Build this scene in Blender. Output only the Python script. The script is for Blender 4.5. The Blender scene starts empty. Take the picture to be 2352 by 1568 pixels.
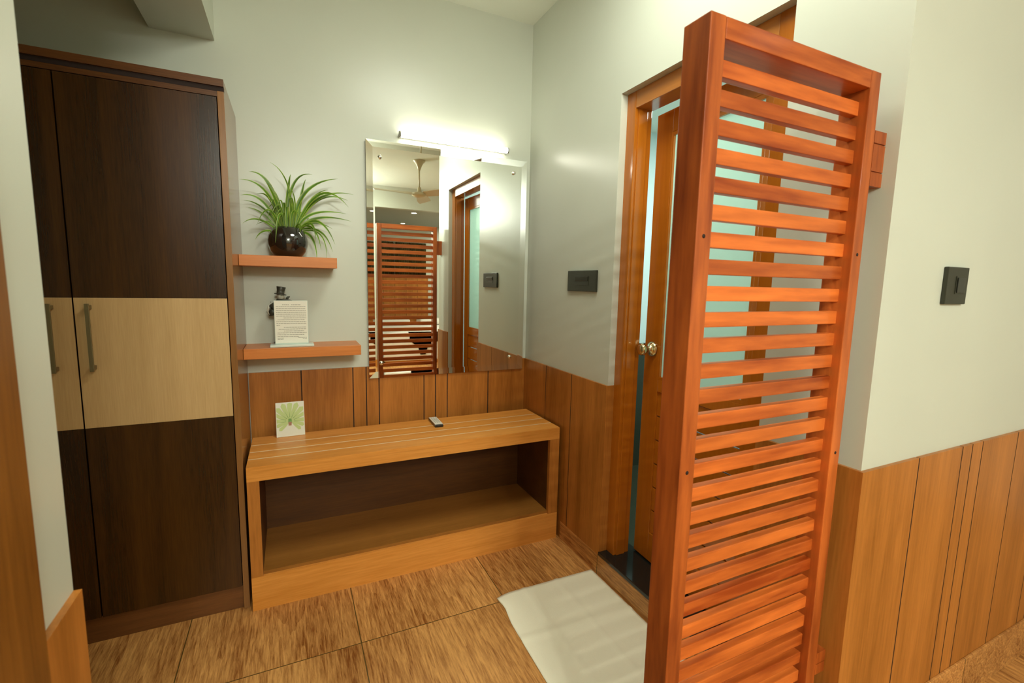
import bpy, bmesh, math, random
from mathutils import Vector, Matrix
R = random.Random(11)
C = bpy.context.scene.collection
PI = math.pi

# ------------------------------------------------------------------ materials
def new_mat(name):
    m = bpy.data.materials.new(name); m.use_nodes = True
    nt = m.node_tree; b = nt.nodes['Principled BSDF']
    return m, nt, b

def srgb(r, g, b):
    f = lambda c: (c/255/12.92) if c/255 <= .04045 else ((c/255+.055)/1.055)**2.4
    return (f(r), f(g), f(b), 1)

def plain(name, col, rough=.5, metal=0, spec=.5, coat=0, bump=0, bscale=60, emit=None, estr=0):
    m, nt, b = new_mat(name)
    n = nt.nodes.new('ShaderNodeTexNoise'); n.inputs['Scale'].default_value = 3.0
    tc = nt.nodes.new('ShaderNodeTexCoord'); nt.links.new(tc.outputs['Object'], n.inputs['Vector'])
    mix = nt.nodes.new('ShaderNodeMixRGB'); mix.blend_type = 'MIX'
    mix.inputs[1].default_value = tuple(c*.96 for c in col[:3])+(1,); mix.inputs[2].default_value = tuple(min(1, c*1.04) for c in col[:3])+(1,)
    nt.links.new(n.outputs['Fac'], mix.inputs[0]); nt.links.new(mix.outputs[0], b.inputs['Base Color'])
    b.inputs['Roughness'].default_value = rough; b.inputs['Metallic'].default_value = metal
    b.inputs['Specular IOR Level'].default_value = spec; b.inputs['Coat Weight'].default_value = coat
    b.inputs['Coat Roughness'].default_value = .08
    if bump:
        n2 = nt.nodes.new('ShaderNodeTexNoise'); n2.inputs['Scale'].default_value = bscale; n2.inputs['Detail'].default_value = 4
        nt.links.new(tc.outputs['Object'], n2.inputs['Vector'])
        bp = nt.nodes.new('ShaderNodeBump'); bp.inputs['Strength'].default_value = bump; bp.inputs['Distance'].default_value = .002
        nt.links.new(n2.outputs['Fac'], bp.inputs['Height']); nt.links.new(bp.outputs[0], b.inputs['Normal'])
    if emit:
        b.inputs['Emission Color'].default_value = emit; b.inputs['Emission Strength'].default_value = estr
    return m

def wood(name, dark, light, axis='Z', rough=.4, coat=0, stretch=14, scale=9, fine=.35, band=.5, per_object=.0, spec=.4, contrast=(.25, .75), bump=.08):
    """Veneer or solid wood, grain running along an axis of the object's own space."""
    m, nt, b = new_mat(name); N = nt.nodes; L = nt.links
    tc = N.new('ShaderNodeTexCoord'); mp = N.new('ShaderNodeMapping')
    s = [stretch]*3; s['XYZ'.index(axis)] = 1.0
    mp.inputs['Scale'].default_value = s
    vec = tc.outputs['Object']
    oi = N.new('ShaderNodeObjectInfo')
    if per_object:
        mul = N.new('ShaderNodeMath'); mul.operation = 'MULTIPLY'; mul.inputs[1].default_value = 37.0
        L.new(oi.outputs['Random'], mul.inputs[0])
        add = N.new('ShaderNodeVectorMath'); add.operation = 'ADD'
        L.new(vec, add.inputs[0]); L.new(mul.outputs[0], add.inputs[1]); vec = add.outputs[0]
    L.new(vec, mp.inputs['Vector'])
    n1 = N.new('ShaderNodeTexNoise'); n1.inputs['Scale'].default_value = scale/stretch*1.6; n1.inputs['Detail'].default_value = 6; n1.inputs['Distortion'].default_value = .6
    n2 = N.new('ShaderNodeTexNoise'); n2.inputs['Scale'].default_value = scale*1.3; n2.inputs['Detail'].default_value = 5
    L.new(mp.outputs[0], n1.inputs['Vector']); L.new(mp.outputs[0], n2.inputs['Vector'])
    mx = N.new('ShaderNodeMixRGB'); mx.inputs[0].default_value = fine
    L.new(n1.outputs['Fac'], mx.inputs[1]); L.new(n2.outputs['Fac'], mx.inputs[2])
    cr = N.new('ShaderNodeValToRGB'); e = cr.color_ramp.elements
    e[0].position = contrast[0]; e[1].position = contrast[1]; e[0].color = dark; e[1].color = light
    L.new(mx.outputs[0], cr.inputs[0])
    out = cr.outputs[0]
    if per_object:
        hsv = N.new('ShaderNodeHueSaturation'); mr = N.new('ShaderNodeMapRange')
        mr.inputs['To Min'].default_value = 1-per_object; mr.inputs['To Max'].default_value = 1+per_object
        L.new(oi.outputs['Random'], mr.inputs['Value']); L.new(mr.outputs[0], hsv.inputs['Value']); L.new(out, hsv.inputs['Color']); out = hsv.outputs[0]
    L.new(out, b.inputs['Base Color'])
    b.inputs['Roughness'].default_value = rough; b.inputs['Specular IOR Level'].default_value = spec
    b.inputs['Coat Weight'].default_value = coat; b.inputs['Coat Roughness'].default_value = .12
    bp = N.new('ShaderNodeBump'); bp.inputs['Strength'].default_value = bump; bp.inputs['Distance'].default_value = .001
    L.new(n2.outputs['Fac'], bp.inputs['Height']); L.new(bp.outputs[0], b.inputs['Normal'])
    return m

def floor_mat():
    m, nt, b = new_mat('wood_look_tile'); N = nt.nodes; L = nt.links
    T = .615
    tc = N.new('ShaderNodeTexCoord')
    sub = N.new('ShaderNodeVectorMath'); sub.operation = 'SUBTRACT'; sub.inputs[1].default_value = (.207, 1.740, 0)
    L.new(tc.outputs['Object'], sub.inputs[0])
    dv = N.new('ShaderNodeVectorMath'); dv.operation = 'SCALE'; dv.inputs['Scale'].default_value = 1/T
    L.new(sub.outputs[0], dv.inputs[0])
    fl = N.new('ShaderNodeVectorMath'); fl.operation = 'FLOOR'; L.new(dv.outputs[0], fl.inputs[0])
    fr = N.new('ShaderNodeVectorMath'); fr.operation = 'FRACTION'; L.new(dv.outputs[0], fr.inputs[0])
    # keep only xy of the cell
    sx = N.new('ShaderNodeSeparateXYZ'); L.new(fl.outputs[0], sx.inputs[0])
    cx = N.new('ShaderNodeCombineXYZ'); L.new(sx.outputs[0], cx.inputs[0]); L.new(sx.outputs[1], cx.inputs[1])
    wn = N.new('ShaderNodeTexWhiteNoise'); L.new(cx.outputs[0], wn.inputs['Vector'])
    ms = N.new('ShaderNodeVectorMath'); ms.operation = 'SCALE'; ms.inputs['Scale'].default_value = 9
    L.new(wn.outputs['Color'], ms.inputs[0])
    ad = N.new('ShaderNodeVectorMath'); ad.operation = 'ADD'; L.new(sub.outputs[0], ad.inputs[0]); L.new(ms.outputs[0], ad.inputs[1])
    mp = N.new('ShaderNodeMapping'); mp.inputs['Scale'].default_value = (1, .085, 1); mp.inputs['Rotation'].default_value = (0, 0, .05)
    L.new(ad.outputs[0], mp.inputs['Vector'])
    # plank growth rings
    n0 = N.new('ShaderNodeTexNoise'); n0.inputs['Scale'].default_value = 9; n0.inputs['Detail'].default_value = 3; n0.inputs['Distortion'].default_value = .3
    L.new(mp.outputs[0], n0.inputs['Vector'])
    ring = N.new('ShaderNodeMath'); ring.operation = 'MULTIPLY'; ring.inputs[1].default_value = 9; L.new(n0.outputs['Fac'], ring.inputs[0])
    rf = N.new('ShaderNodeMath'); rf.operation = 'FRACT'; L.new(ring.outputs[0], rf.inputs[0])
    n1 = N.new('ShaderNodeTexNoise'); n1.inputs['Scale'].default_value = 120; n1.inputs['Detail'].default_value = 8; n1.inputs['Roughness'].default_value = .7; n1.inputs['Distortion'].default_value = .25
    L.new(mp.outputs[0], n1.inputs['Vector'])
    n2 = N.new('ShaderNodeTexNoise'); n2.inputs['Scale'].default_value = 4; n2.inputs['Detail'].default_value = 2
    L.new(mp.outputs[0], n2.inputs['Vector'])
    mA = N.new('ShaderNodeMixRGB'); mA.inputs[0].default_value = .90; L.new(rf.outputs[0], mA.inputs[1]); L.new(n1.outputs['Fac'], mA.inputs[2])
    mB = N.new('ShaderNodeMixRGB'); mB.inputs[0].default_value = .25; L.new(mA.outputs[0], mB.inputs[1]); L.new(n2.outputs['Fac'], mB.inputs[2])
    cr = N.new('ShaderNodeValToRGB'); e = cr.color_ramp.elements
    e[0].position = .37; e[1].position = .63; e[0].color = FLOOR_D; e[1].color = FLOOR_L
    L.new(mB.outputs[0], cr.inputs[0])
    # per tile tone
    hs = N.new('ShaderNodeHueSaturation'); mr = N.new('ShaderNodeMapRange'); mr.inputs['To Min'].default_value = .9; mr.inputs['To Max'].default_value = 1.12
    L.new(wn.outputs['Value'], mr.inputs['Value']); L.new(mr.outputs[0], hs.inputs['Value']); L.new(cr.outputs[0], hs.inputs['Color'])
    # grout
    sf = N.new('ShaderNodeSeparateXYZ'); L.new(fr.outputs[0], sf.inputs[0])
    def edge(o):
        a = N.new('ShaderNodeMath'); a.operation = 'SUBTRACT'; a.inputs[1].default_value = .5; L.new(o, a.inputs[0])
        c = N.new('ShaderNodeMath'); c.operation = 'ABSOLUTE'; L.new(a.outputs[0], c.inputs[0])
        g = N.new('ShaderNodeMath'); g.operation = 'GREATER_THAN'; g.inputs[1].default_value = .5-.0032; L.new(c.outputs[0], g.inputs[0]); return g
    gx = edge(sf.outputs[0]); gy = edge(sf.outputs[1])
    mxg = N.new('ShaderNodeMath'); mxg.operation = 'MAXIMUM'; L.new(gx.outputs[0], mxg.inputs[0]); L.new(gy.outputs[0], mxg.inputs[1])
    cm = N.new('ShaderNodeMixRGB'); cm.inputs[2].default_value = srgb(88, 66, 28)
    L.new(mxg.outputs[0], cm.inputs[0]); L.new(hs.outputs[0], cm.inputs[1]); L.new(cm.outputs[0], b.inputs['Base Color'])
    b.inputs['Roughness'].default_value = .42; b.inputs['Specular IOR Level'].default_value = .35
    bp = N.new('ShaderNodeBump'); bp.inputs['Strength'].default_value = .15; bp.inputs['Distance'].default_value = .002
    L.new(n1.outputs['Fac'], bp.inputs['Height']); L.new(bp.outputs[0], b.inputs['Normal'])
    return m

FLOOR_D = srgb(130, 74, 26); FLOOR_L = srgb(218, 160, 92)
M = {}
M['plaster'] = plain('cream_wall_paint', (.575, .605, .52, 1), .30, spec=.42, bump=.05, bscale=40)
M['plaster_white'] = plain('white_ceiling_paint', (.72, .76, .66, 1), .6, bump=.03)
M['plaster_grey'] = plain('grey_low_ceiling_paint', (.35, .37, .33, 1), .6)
M['lam_v'] = wood('teak_laminate_vertical', srgb(136, 80, 22), srgb(194, 124, 54), 'Z', .38, stretch=16, scale=7, fine=.35, contrast=(.3, .72), spec=.4)
M['lam_x'] = wood('teak_laminate_lengthwise', srgb(196, 124, 44), srgb(232, 160, 78), 'X', .4, stretch=16, scale=7, fine=.4, contrast=(.3, .72))
M['lam_y'] = wood('teak_laminate_depthwise', srgb(196, 124, 44), srgb(232, 160, 78), 'Y', .4, stretch=16, scale=7, fine=.4, contrast=(.3, .72))
M['recess'] = wood('shaded_recess_laminate', srgb(60, 32, 8), srgb(100, 60, 20), 'X', .45, stretch=16, scale=7, fine=.4)  # bench laminate darkened: the recess shade is put into the colour
M['recess_floor'] = wood('shaded_teak_laminate', srgb(128, 80, 26), srgb(168, 112, 48), 'X', .45, stretch=16, scale=7, fine=.4)  # darker teak for the recess floor, shade under the top painted in
M['casing'] = wood('brown_teak_casing', srgb(96, 56, 12), srgb(150, 94, 32), 'Z', .4, stretch=16, scale=7, fine=.35, contrast=(.3, .72))
M['shelf'] = wood('orange_teak_laminate', srgb(182, 102, 36), srgb(214, 132, 64), 'X', .4, stretch=16, scale=7, fine=.4)
M['groove'] = plain('dark_joint', srgb(34, 14, 4), .8)
M['walnut'] = wood('dark_walnut_laminate', srgb(24, 12, 1), srgb(84, 50, 14), 'Z', .26, coat=.05, stretch=22, scale=8, fine=.35, contrast=(.28, .8), spec=.5)
M['walnut_x'] = wood('dark_walnut_laminate_lengthwise', srgb(58, 34, 15), srgb(124, 78, 40), 'X', .28, stretch=22, scale=8, fine=.35)
M['walnut_side'] = wood('walnut_side_veneer', srgb(112, 72, 34), srgb(150, 104, 56), 'Z', .25, coat=.3, stretch=22, scale=6, fine=.3)
M['cream_lam'] = wood('cream_ash_laminate', srgb(176, 142, 92), srgb(206, 172, 122), 'Z', .42, stretch=26, scale=9, fine=.5, contrast=(.2, .8), spec=.3)
M['red'] = wood('varnished_red_hardwood', srgb(138, 52, 10), srgb(222, 118, 48), 'X', .38, coat=.12, stretch=9, scale=5, fine=.35, per_object=.15, contrast=(.34, .64))
M['red_v'] = wood('varnished_red_hardwood_upright', srgb(116, 44, 8), srgb(206, 108, 44), 'Z', .38, coat=.12, stretch=9, scale=5, fine=.35, per_object=.04, contrast=(.34, .66))
M['door'] = wood('varnished_teak_door', srgb(156, 84, 12), srgb(190, 110, 28), 'Z', .2, coat=.5, stretch=16, scale=4, fine=.3)
M['door_y'] = wood('varnished_teak_header', srgb(156, 92, 34), srgb(190, 122, 56), 'Y', .25, coat=.4, stretch=16, scale=4, fine=.3)
M['granite'] = plain('black_granite', (.012, .014, .012, 1), .12, bump=.02)
M['black'] = plain('black_plastic', (.022, .023, .013, 1), .4)
M['black2'] = plain('glossy_black_plastic', (.012, .012, .009, 1), .2)
M['ceramic'] = plain('black_glazed_ceramic', (.010, .008, .007, 1), .06, coat=1)
M['chrome'] = plain('chrome', (.8, .78, .7, 1), .12, 1)
M['steel'] = plain('brushed_steel', (.26, .21, .11, 1), .4, .8)
M['brass'] = plain('satin_brass', (.62, .52, .30, 1), .18, 1)
M['inlay'] = plain('pale_metal_inlay', (.95, .88, .62, 1), .25, .3)
M['soil'] = plain('dark_soil', (.03, .02, .012, 1), .9, bump=.6)
M['cloth'] = plain('off_white_cotton', (.90, .86, .68, 1), .85, bump=.3, bscale=300, spec=.2)
M['sheet'] = plain('white_bedsheet', (.85, .82, .75, 1), .8)
M['coral'] = plain('coral_cloth', (.85, .22, .14, 1), .8)
M['curtain'] = wood('olive_curtain', srgb(60, 46, 16), srgb(196, 180, 120), 'Z', .8, stretch=26, scale=4, fine=.6)
M['fan'] = plain('cream_fan_paint', (.55, .47, .30, 1), .35)
M['paper'] = plain('white_paper', (.80, .77, .66, 1), .6)
M['ink'] = plain('grey_ink', (.22, .21, .16, 1), .6)
M['acrylic'] = plain('clear_acrylic_edge', (.62, .70, .62, 1), .08)
M['remote_grey'] = plain('light_grey_plastic', (.75, .72, .62, 1), .4)
M['button'] = plain('grey_rubber_button', (.42, .41, .36, 1), .6)
M['fig'] = plain('dark_olive_figurine', (.05, .05, .035, 1), .4)
M['fig2'] = plain('pale_figurine', (.55, .52, .42, 1), .5)
M['lamp'] = plain('lit_diffuser', (.9, .9, .85, 1), .4, emit=(1, .97, .80, 1), estr=20)
M['downlight'] = plain('lit_downlight', (.9, .9, .85, 1), .4, emit=(1, .93, .78, 1), estr=12)
M['endcap'] = plain('grey_end_cap', (.35, .35, .32, 1), .4)
M['tile_bath'] = plain('pale_blue_bath_tile', (.56, .68, .66, 1), .25)
M['tile_dark'] = plain('dark_bath_tile', (.03, .035, .02, 1), .25)
M['wall_mount'] = plain('white_lamp_body', (.8, .8, .75, 1), .4)
M['leafcard'] = plain('pale_green_print', (.47, .58, .22, 1), .35)
M['leafcard2'] = plain('deep_green_print', (.13, .26, .05, 1), .35)
M['cardwhite'] = plain('glossy_card', (.72, .72, .62, 1), .2, coat=.6)
M['terracotta'] = plain('brown_print', (.35, .16, .08, 1), .4)
M['floor'] = floor_mat()

def mirror_mat():
    m, nt, b = new_mat('silvered_mirror')
    b.inputs['Base Color'].default_value = (.90, .94, .88, 1); b.inputs['Metallic'].default_value = 1; b.inputs['Roughness'].default_value = .004
    return m
M['mirror'] = mirror_mat()

def leaf_mat():
    m, nt, b = new_mat('variegated_spider_leaf'); N = nt.nodes; L = nt.links
    uv = N.new('ShaderNodeTexCoord'); sx = N.new('ShaderNodeSeparateXYZ'); L.new(uv.outputs['UV'], sx.inputs[0])
    a = N.new('ShaderNodeMath'); a.operation = 'SUBTRACT'; a.inputs[1].default_value = .5; L.new(sx.outputs[0], a.inputs[0])
    c = N.new('ShaderNodeMath'); c.operation = 'ABSOLUTE'; L.new(a.outputs[0], c.inputs[0])
    cr = N.new('ShaderNodeValToRGB'); e = cr.color_ramp.elements
    e[0].position = .22; e[0].color = (.10, .24, .012, 1); e[1].position = .42; e[1].color = (.42, .55, .09, 1)
    L.new(c.outputs[0], cr.inputs[0])
    n = N.new('ShaderNodeTexNoise'); n.inputs['Scale'].default_value = 12; L.new(uv.outputs['Object'], n.inputs['Vector'])
    mr = N.new('ShaderNodeMapRange'); mr.inputs['From Min'].default_value = .3; mr.inputs['From Max'].default_value = .7; mr.inputs['To Min'].default_value = .45; mr.inputs['To Max'].default_value = 1.25
    L.new(n.outputs['Fac'], mr.inputs['Value'])
    hs = N.new('ShaderNodeHueSaturation'); L.new(mr.outputs[0], hs.inputs['Value']); L.new(cr.outputs[0], hs.inputs['Color'])
    L.new(hs.outputs[0], b.inputs['Base Color']); b.inputs['Roughness'].default_value = .38
    tr = N.new('ShaderNodeBsdfTranslucent'); L.new(hs.outputs[0], tr.inputs[0])
    ms = N.new('ShaderNodeMixShader'); ms.inputs[0].default_value = .25
    L.new(b.outputs[0], ms.inputs[1]); L.new(tr.outputs[0], ms.inputs[2]); L.new(ms.outputs[0], N['Material Output'].inputs[0])
    return m
M['leaf'] = leaf_mat()

def frosted():
    m, nt, b = new_mat('frosted_teal_glass'); N = nt.nodes; L = nt.links
    b.inputs['Base Color'].default_value = (.60, .70, .62, 1); b.inputs['Roughness'].default_value = .12
    b.inputs['Coat Weight'].default_value = .7; b.inputs['Coat Roughness'].default_value = .02
    tr = N.new('ShaderNodeBsdfTranslucent'); tr.inputs[0].default_value = (.70, .88, .80, 1)
    ms = N.new('ShaderNodeMixShader'); ms.inputs[0].default_value = .55
    L.new(b.outputs[0], ms.inputs[1]); L.new(tr.outputs[0], ms.inputs[2]); L.new(ms.outputs[0], N['Material Output'].inputs[0])
    return m
M['frost'] = frosted()

# ------------------------------------------------------------------ mesh helpers
def bx(bm, x0, x1, y0, y1, z0, z1, mi=0):
    vs = [bm.verts.new(p) for p in ((x0, y0, z0), (x1, y0, z0), (x1, y1, z0), (x0, y1, z0), (x0, y0, z1), (x1, y0, z1), (x1, y1, z1), (x0, y1, z1))]
    fs = []
    for f in ((0, 3, 2, 1), (4, 5, 6, 7), (0, 1, 5, 4), (1, 2, 6, 5), (2, 3, 7, 6), (3, 0, 4, 7)):
        fa = bm.faces.new([vs[i] for i in f]); fa.material_index = mi; fs.append(fa)
    return vs

def lathe(bm, prof, c=(0, 0, 0), axis='Z', n=32, mi=0, cap=True):
    rings = []
    for r, h in prof:
        ring = []
        for i in range(n):
            a = 2*PI*i/n; u, v = r*math.cos(a), r*math.sin(a)
            p = {'Z': (u, v, h), 'X': (h, u, v), 'Y': (v, h, u)}[axis]
            ring.append(bm.verts.new((p[0]+c[0], p[1]+c[1], p[2]+c[2])))
        rings.append(ring)
    for a, b in zip(rings, rings[1:]):
        for i in range(n):
            f = bm.faces.new((a[i], a[(i+1) % n], b[(i+1) % n], b[i])); f.smooth = True; f.material_index = mi
    if cap:
        f = bm.faces.new(rings[0][::-1]); f.material_index = mi
        f = bm.faces.new(rings[-1]); f.material_index = mi

def tube(bm, pts, r, n=12, mi=0):
    pts = [Vector(p) for p in pts]; rings = []
    for i, p in enumerate(pts):
        t = (pts[min(i+1, len(pts)-1)]-pts[max(i-1, 0)]).normalized()
        up = Vector((0, 0, 1)) if abs(t.z) < .9 else Vector((1, 0, 0))
        s = t.cross(up).normalized(); u = s.cross(t)
        rr = r[i] if isinstance(r, (list, tuple)) else r
        rings.append([bm.verts.new(p+s*math.cos(2*PI*k/n)*rr+u*math.sin(2*PI*k/n)*rr) for k in range(n)])
    for a, b in zip(rings, rings[1:]):
        for k in range(n):
            f = bm.faces.new((a[k], a[(k+1) % n], b[(k+1) % n], b[k])); f.smooth = True; f.material_index = mi
    bm.faces.new(rings[0][::-1]).material_index = mi; bm.faces.new(rings[-1]).material_index = mi

def bevel(bm, w, seg=2):
    bmesh.ops.bevel(bm, geom=list(bm.edges), offset=w, segments=seg, affect='EDGES', profile=.6, clamp_overlap=True)

def obj(name, bm, mats, parent=None, bev=0, bseg=2, org=None):
    """Link the mesh as ONE object; with org the origin is moved to that point."""
    if bev: bevel(bm, bev, bseg)
    bmesh.ops.recalc_face_normals(bm, faces=bm.faces)
    me = bpy.data.meshes.new(name)
    if parent is not None:
        off = -Vector(parent.matrix_world.translation if False else parent.location)
        p = parent.parent
        while p is not None:
            off -= Vector(p.location); p = p.parent
        o_loc = Vector((0, 0, 0))
        if org is not None:
            bmesh.ops.translate(bm, verts=bm.verts, vec=-Vector(org)); o_loc = Vector(org)+off
        else:
            bmesh.ops.translate(bm, verts=bm.verts, vec=off)
    else:
        o_loc = Vector((0, 0, 0))
        if org is not None:
            bmesh.ops.translate(bm, verts=bm.verts, vec=-Vector(org)); o_loc = Vector(org)
    bm.to_mesh(me); bm.free()
    if not isinstance(mats, (list, tuple)): mats = [mats]
    for m in mats: me.materials.append(m)
    o = bpy.data.objects.new(name, me); C.objects.link(o)
    o.location = o_loc
    if parent is not None: o.parent = parent
    return o

def box(name, x0, x1, y0, y1, z0, z1, mat, parent=None, bev=0, org=None):
    bm = bmesh.new(); bx(bm, x0, x1, y0, y1, z0, z1)
    return obj(name, bm, mat, parent, bev, org=org)

def struct(o, label=None):
    o['kind'] = 'structure'
    if label: o['label'] = label
    return o

def tag(o, label, cat, group=None):
    o['label'] = label; o['category'] = cat
    if group: o['group'] = group
    return o

def thing(name, loc, label=None, cat=None, group=None):
    o = bpy.data.objects.new(name, None); C.objects.link(o); o.location = loc; o.empty_display_size = .1
    if label: tag(o, label, cat, group)
    return o

def dup(root, loc, **kw):
    r = root.copy(); C.objects.link(r); r.location = loc
    for k, v in kw.items(): r[k] = v
    for ch in list(root.children):
        c = ch.copy(); C.objects.link(c); c.parent = r
        for g in ch.children:
            d = g.copy(); C.objects.link(d); d.parent = c
    return r
# ------------------------------------------------------------------ room measures (metres)
XR = 1.323; YB = 2.586; ZC = 2.876; ZW = .937; YO = .66

# ------------------------------------------------------------------ setting
struct(box('floor', -2.2, 4.4, -5.0, 2.75, -.06, 0, M['floor']))
bm = bmesh.new(); bx(bm, -2.2, 4.4, -5.0, 2.75, ZC, ZC+.08); struct(obj('ceiling', bm, M['plaster_white']))
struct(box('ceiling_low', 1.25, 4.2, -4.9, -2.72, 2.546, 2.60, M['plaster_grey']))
struct(box('wall_back', -1.45, 3.1, YB, YB+.12, 0, ZC, M['plaster']))
bm = bmesh.new()
bx(bm, XR, 1.46, YO, .957, 0, ZC); bx(bm, XR, 1.46, 1.735, YB, 0, ZC)
bx(bm, XR, 1.46, .957, 1.735, 2.22, ZC); bx(bm, XR, 1.46, .957, 1.735, 0, .10)
struct(obj('wall_right', bm, M['plaster']))
struct(box('wall_outer', 1.46, 4.2, YO, .78, 0, ZC, M['plaster']))
struct(box('wall_partition', -2.0, -.303, .70, .85, 0, ZC, M['plaster']))
struct(box('wall_left', -1.45, -1.30, .85, YB, 0, ZC, M['plaster']))
struct(box('wall_bedroom_left', -2.2, -2.0, -2.6, .85, 0, ZC, M['plaster']))
struct(box('wall_bedroom_right', 4.2, 4.4, -5.0, .78, 0, ZC, M['plaster']))
bm = bmesh.new(); bx(bm, -2.2, 1.25, -2.72, -2.6, 0, ZC); bx(bm, 1.25, 4.2, -2.72, -2.6, 2.546, ZC); bx(bm, 1.13, 1.25, -4.9, -2.72, 0, ZC)
struct(obj('wall_pier', bm, M['plaster']))
struct(box('wall_far', 1.1, 4.4, -5.0, -4.9, 0, ZC, M['plaster']))
struct(box('trim_1', -.5, -.264, .85, YB, 2.438, ZC, M['plaster']), 'boxed ceiling beam running above the wardrobe')

def wainscot(name, axis, a, b, face, out, cuts, z0=0.0, gap=.0028):
    """Boards standing on a wall; the joints between them show the dark backing."""
    bm = bmesh.new(); cs = sorted([a]+[c for c in cuts if a < c < b]+[b])
    t = .010*out
    for i, (u, v) in enumerate(zip(cs, cs[1:])):
        u2 = u+(gap if i else 0); v2 = v-(gap if i < len(cs)-2 else 0)
        if axis == 'X': bx(bm, u2, v2, min(face, face+t), max(face, face+t), z0, ZW)
        else: bx(bm, min(face, face+t), max(face, face+t), u2, v2, z0, ZW)
    o = struct(obj(name, bm, M['lam_v']))
    bm = bmesh.new(); t2 = .0097*out
    for c in cs[1:-1]:
        if axis == 'X': bx(bm, c-gap*1.2, c+gap*1.2, min(face, face+t2), max(face, face+t2), z0, ZW-.001)
        else: bx(bm, min(face, face+t2), max(face, face+t2), c-gap*1.2, c+gap*1.2, z0, ZW-.001)
    if len(cs) > 2: obj('joint', bm, M['groove'], o)
    return o
wainscot('trim_2', 'X', -.195, 1.313, YB, -1, [.039, .290, .358, .425, .675, .742, .813, 1.069])
wainscot('trim_3', 'Y', 1.735, YB-.010, XR, -1, [2.298, 2.028])
wainscot('trim_4', 'Y', YO-.010, .957, XR, -1, [])
wainscot('trim_5', 'X', XR, 4.2, YO, -1, [1.586, 1.834, 1.896, 1.964, 2.215, 2.465, 2.53, 2.60, 2.85, 3.1, 3.17, 3.24, 3.5, 3.75])
wainscot('trim_6', 'Y', .722, .85, -.303, 1, [])
# upright casing at the near edge of the partition end
bm = bmesh.new(); bx(bm, -.50, -.287, .62, .70, 0, 2.12); bx(bm, -.303, -.287, .70, .722, 0, 2.12); bx(bm, -.50, -.295, .60, .62, 0, 2.12)
struct(obj('trim_7', bm, M['casing']))
struct(box('baseboard_right', XR-.011, XR, 1.735, 2.09, 0, .098, M['floor']))
struct(box('baseboard_step', XR-.011, XR, .957, 1.735, 0, .098, M['floor']))
struct(box('baseboard_corner', XR-.011, XR, YO, .957, 0, .098, M['floor']))
bm = bmesh.new(); bx(bm, XR-.010, 4.2, YO-.018, YO-.010, 0, .155); struct(obj('baseboard_outer', bm, M['floor'], bev=.002))
struct(box('baseboard_pier', -2.0, 1.25, -2.6, -2.588, 0, .12, M['lam_x']))
struct(box('trim_10', XR-.0095, 1.3565, 1.7305, 1.7348, .117, ZW, M['lam_v']))
# granite threshold under the bathroom door
struct(obj('trim_8', (lambda b: (bx(b, XR-.013, 1.50, .957, 1.735, .100, .117), b)[1])(bmesh.new()), M['granite'], bev=.003), 'black granite threshold slab')
# bathroom shell
struct(box('floor_bathroom', 1.46, 3.0, .78, YB, .04, .10, M['tile_dark']))
struct(box('ceiling_bathroom', 1.46, 3.0, .78, YB, 2.42, 2.48, M['plaster_white']))
bm = bmesh.new(); bx(bm, 2.98, 3.1, .78, YB, .10, 2.42); bx(bm, 1.50, 2.98, YB-.012, YB, 1.0, 2.42); bx(bm, 1.50, 2.98, .78, .79, .10, 2.42)
bx(bm, 1.46, 1.47, 1.80, YB-.012, .10, 2.42)
struct(obj('wall_bathroom', bm, M['tile_bath']))
struct(box('trim_9', 1.47, 2.98, YB-.014, YB, .10, 1.0, M['tile_dark']))

# ------------------------------------------------------------------ bathroom door
d = bpy.data.objects.new('door_1', None); C.objects.link(d); d.location = (1.40, 1.35, 0); d['kind'] = 'structure'; d['label'] = 'glossy teak bathroom door standing slightly ajar, with a frosted teal pane'
bm = bmesh.new()
bx(bm, 1.357, 1.447, 1.678, 1.735, .117, 2.22); bx(bm, 1.357, 1.447, .957, 1.030, .117, 2.22)
for y0, y1 in ((1.672, 1.678), (1.030, 1.036)): bx(bm, 1.372, 1.420, y0, y1, .117, 2.152)
obj('door_frame', bm, M['door'], d, bev=.0025)
bm = bmesh.new(); bx(bm, 1.3575, 1.447, 1.030, 1.678, 2.150, 2.2195); obj('door_header', bm, M['door_y'], d, bev=.0025)
leaf = bpy.data.objects.new('door_leaf', None); C.objects.link(leaf)
HX, HY = 1.450, 1.036
LW = .643; ZB = .124; ZT = 2.138; TH = .036
def lb(bm, s0, s1, z0, z1, t0=0, t1=TH, mi=0): bx(bm, t0, t1, s0, s1, z0, z1, mi)
bm = bmesh.new()
lb(bm, LW-.100, LW, ZB, ZT); lb(bm, 0, .085, ZB, ZT); lb(bm, .085, LW-.100, 2.045, ZT); lb(bm, .085, LW-.100, .93, .985); lb(bm, .085, LW-.100, ZB, .26)
obj_leaf = bm
lf = bpy.data.meshes.new('door_leaf')
bevel(bm, .002); bmesh.ops.recalc_face_normals(bm, faces=bm.faces); bm.to_mesh(lf); bm.free(); lf.materials.append(M['door'])
bpy.data.objects.remove(leaf); leaf = bpy.data.objects.new('door_leaf', lf); C.objects.link(leaf)
leaf.parent = d; leaf.location = Vector((HX, HY, 0))-Vector(d.location); leaf.rotation_euler = (0, 0, math.radians(-2.8))
def leafpart(name, bm, mat, bev=0, bseg=2):
    if bev: bevel(bm, bev, bseg)
    bmesh.ops.recalc_face_normals(bm, faces=bm.faces)
    me = bpy.data.meshes.new(name); bm.to_mesh(me); bm.free()
    for m_ in (mat if isinstance(mat, list) else [mat]): me.materials.append(m_)
    o = bpy.data.objects.new(name, me); C.objects.link(o); o.parent = leaf; return o
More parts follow.
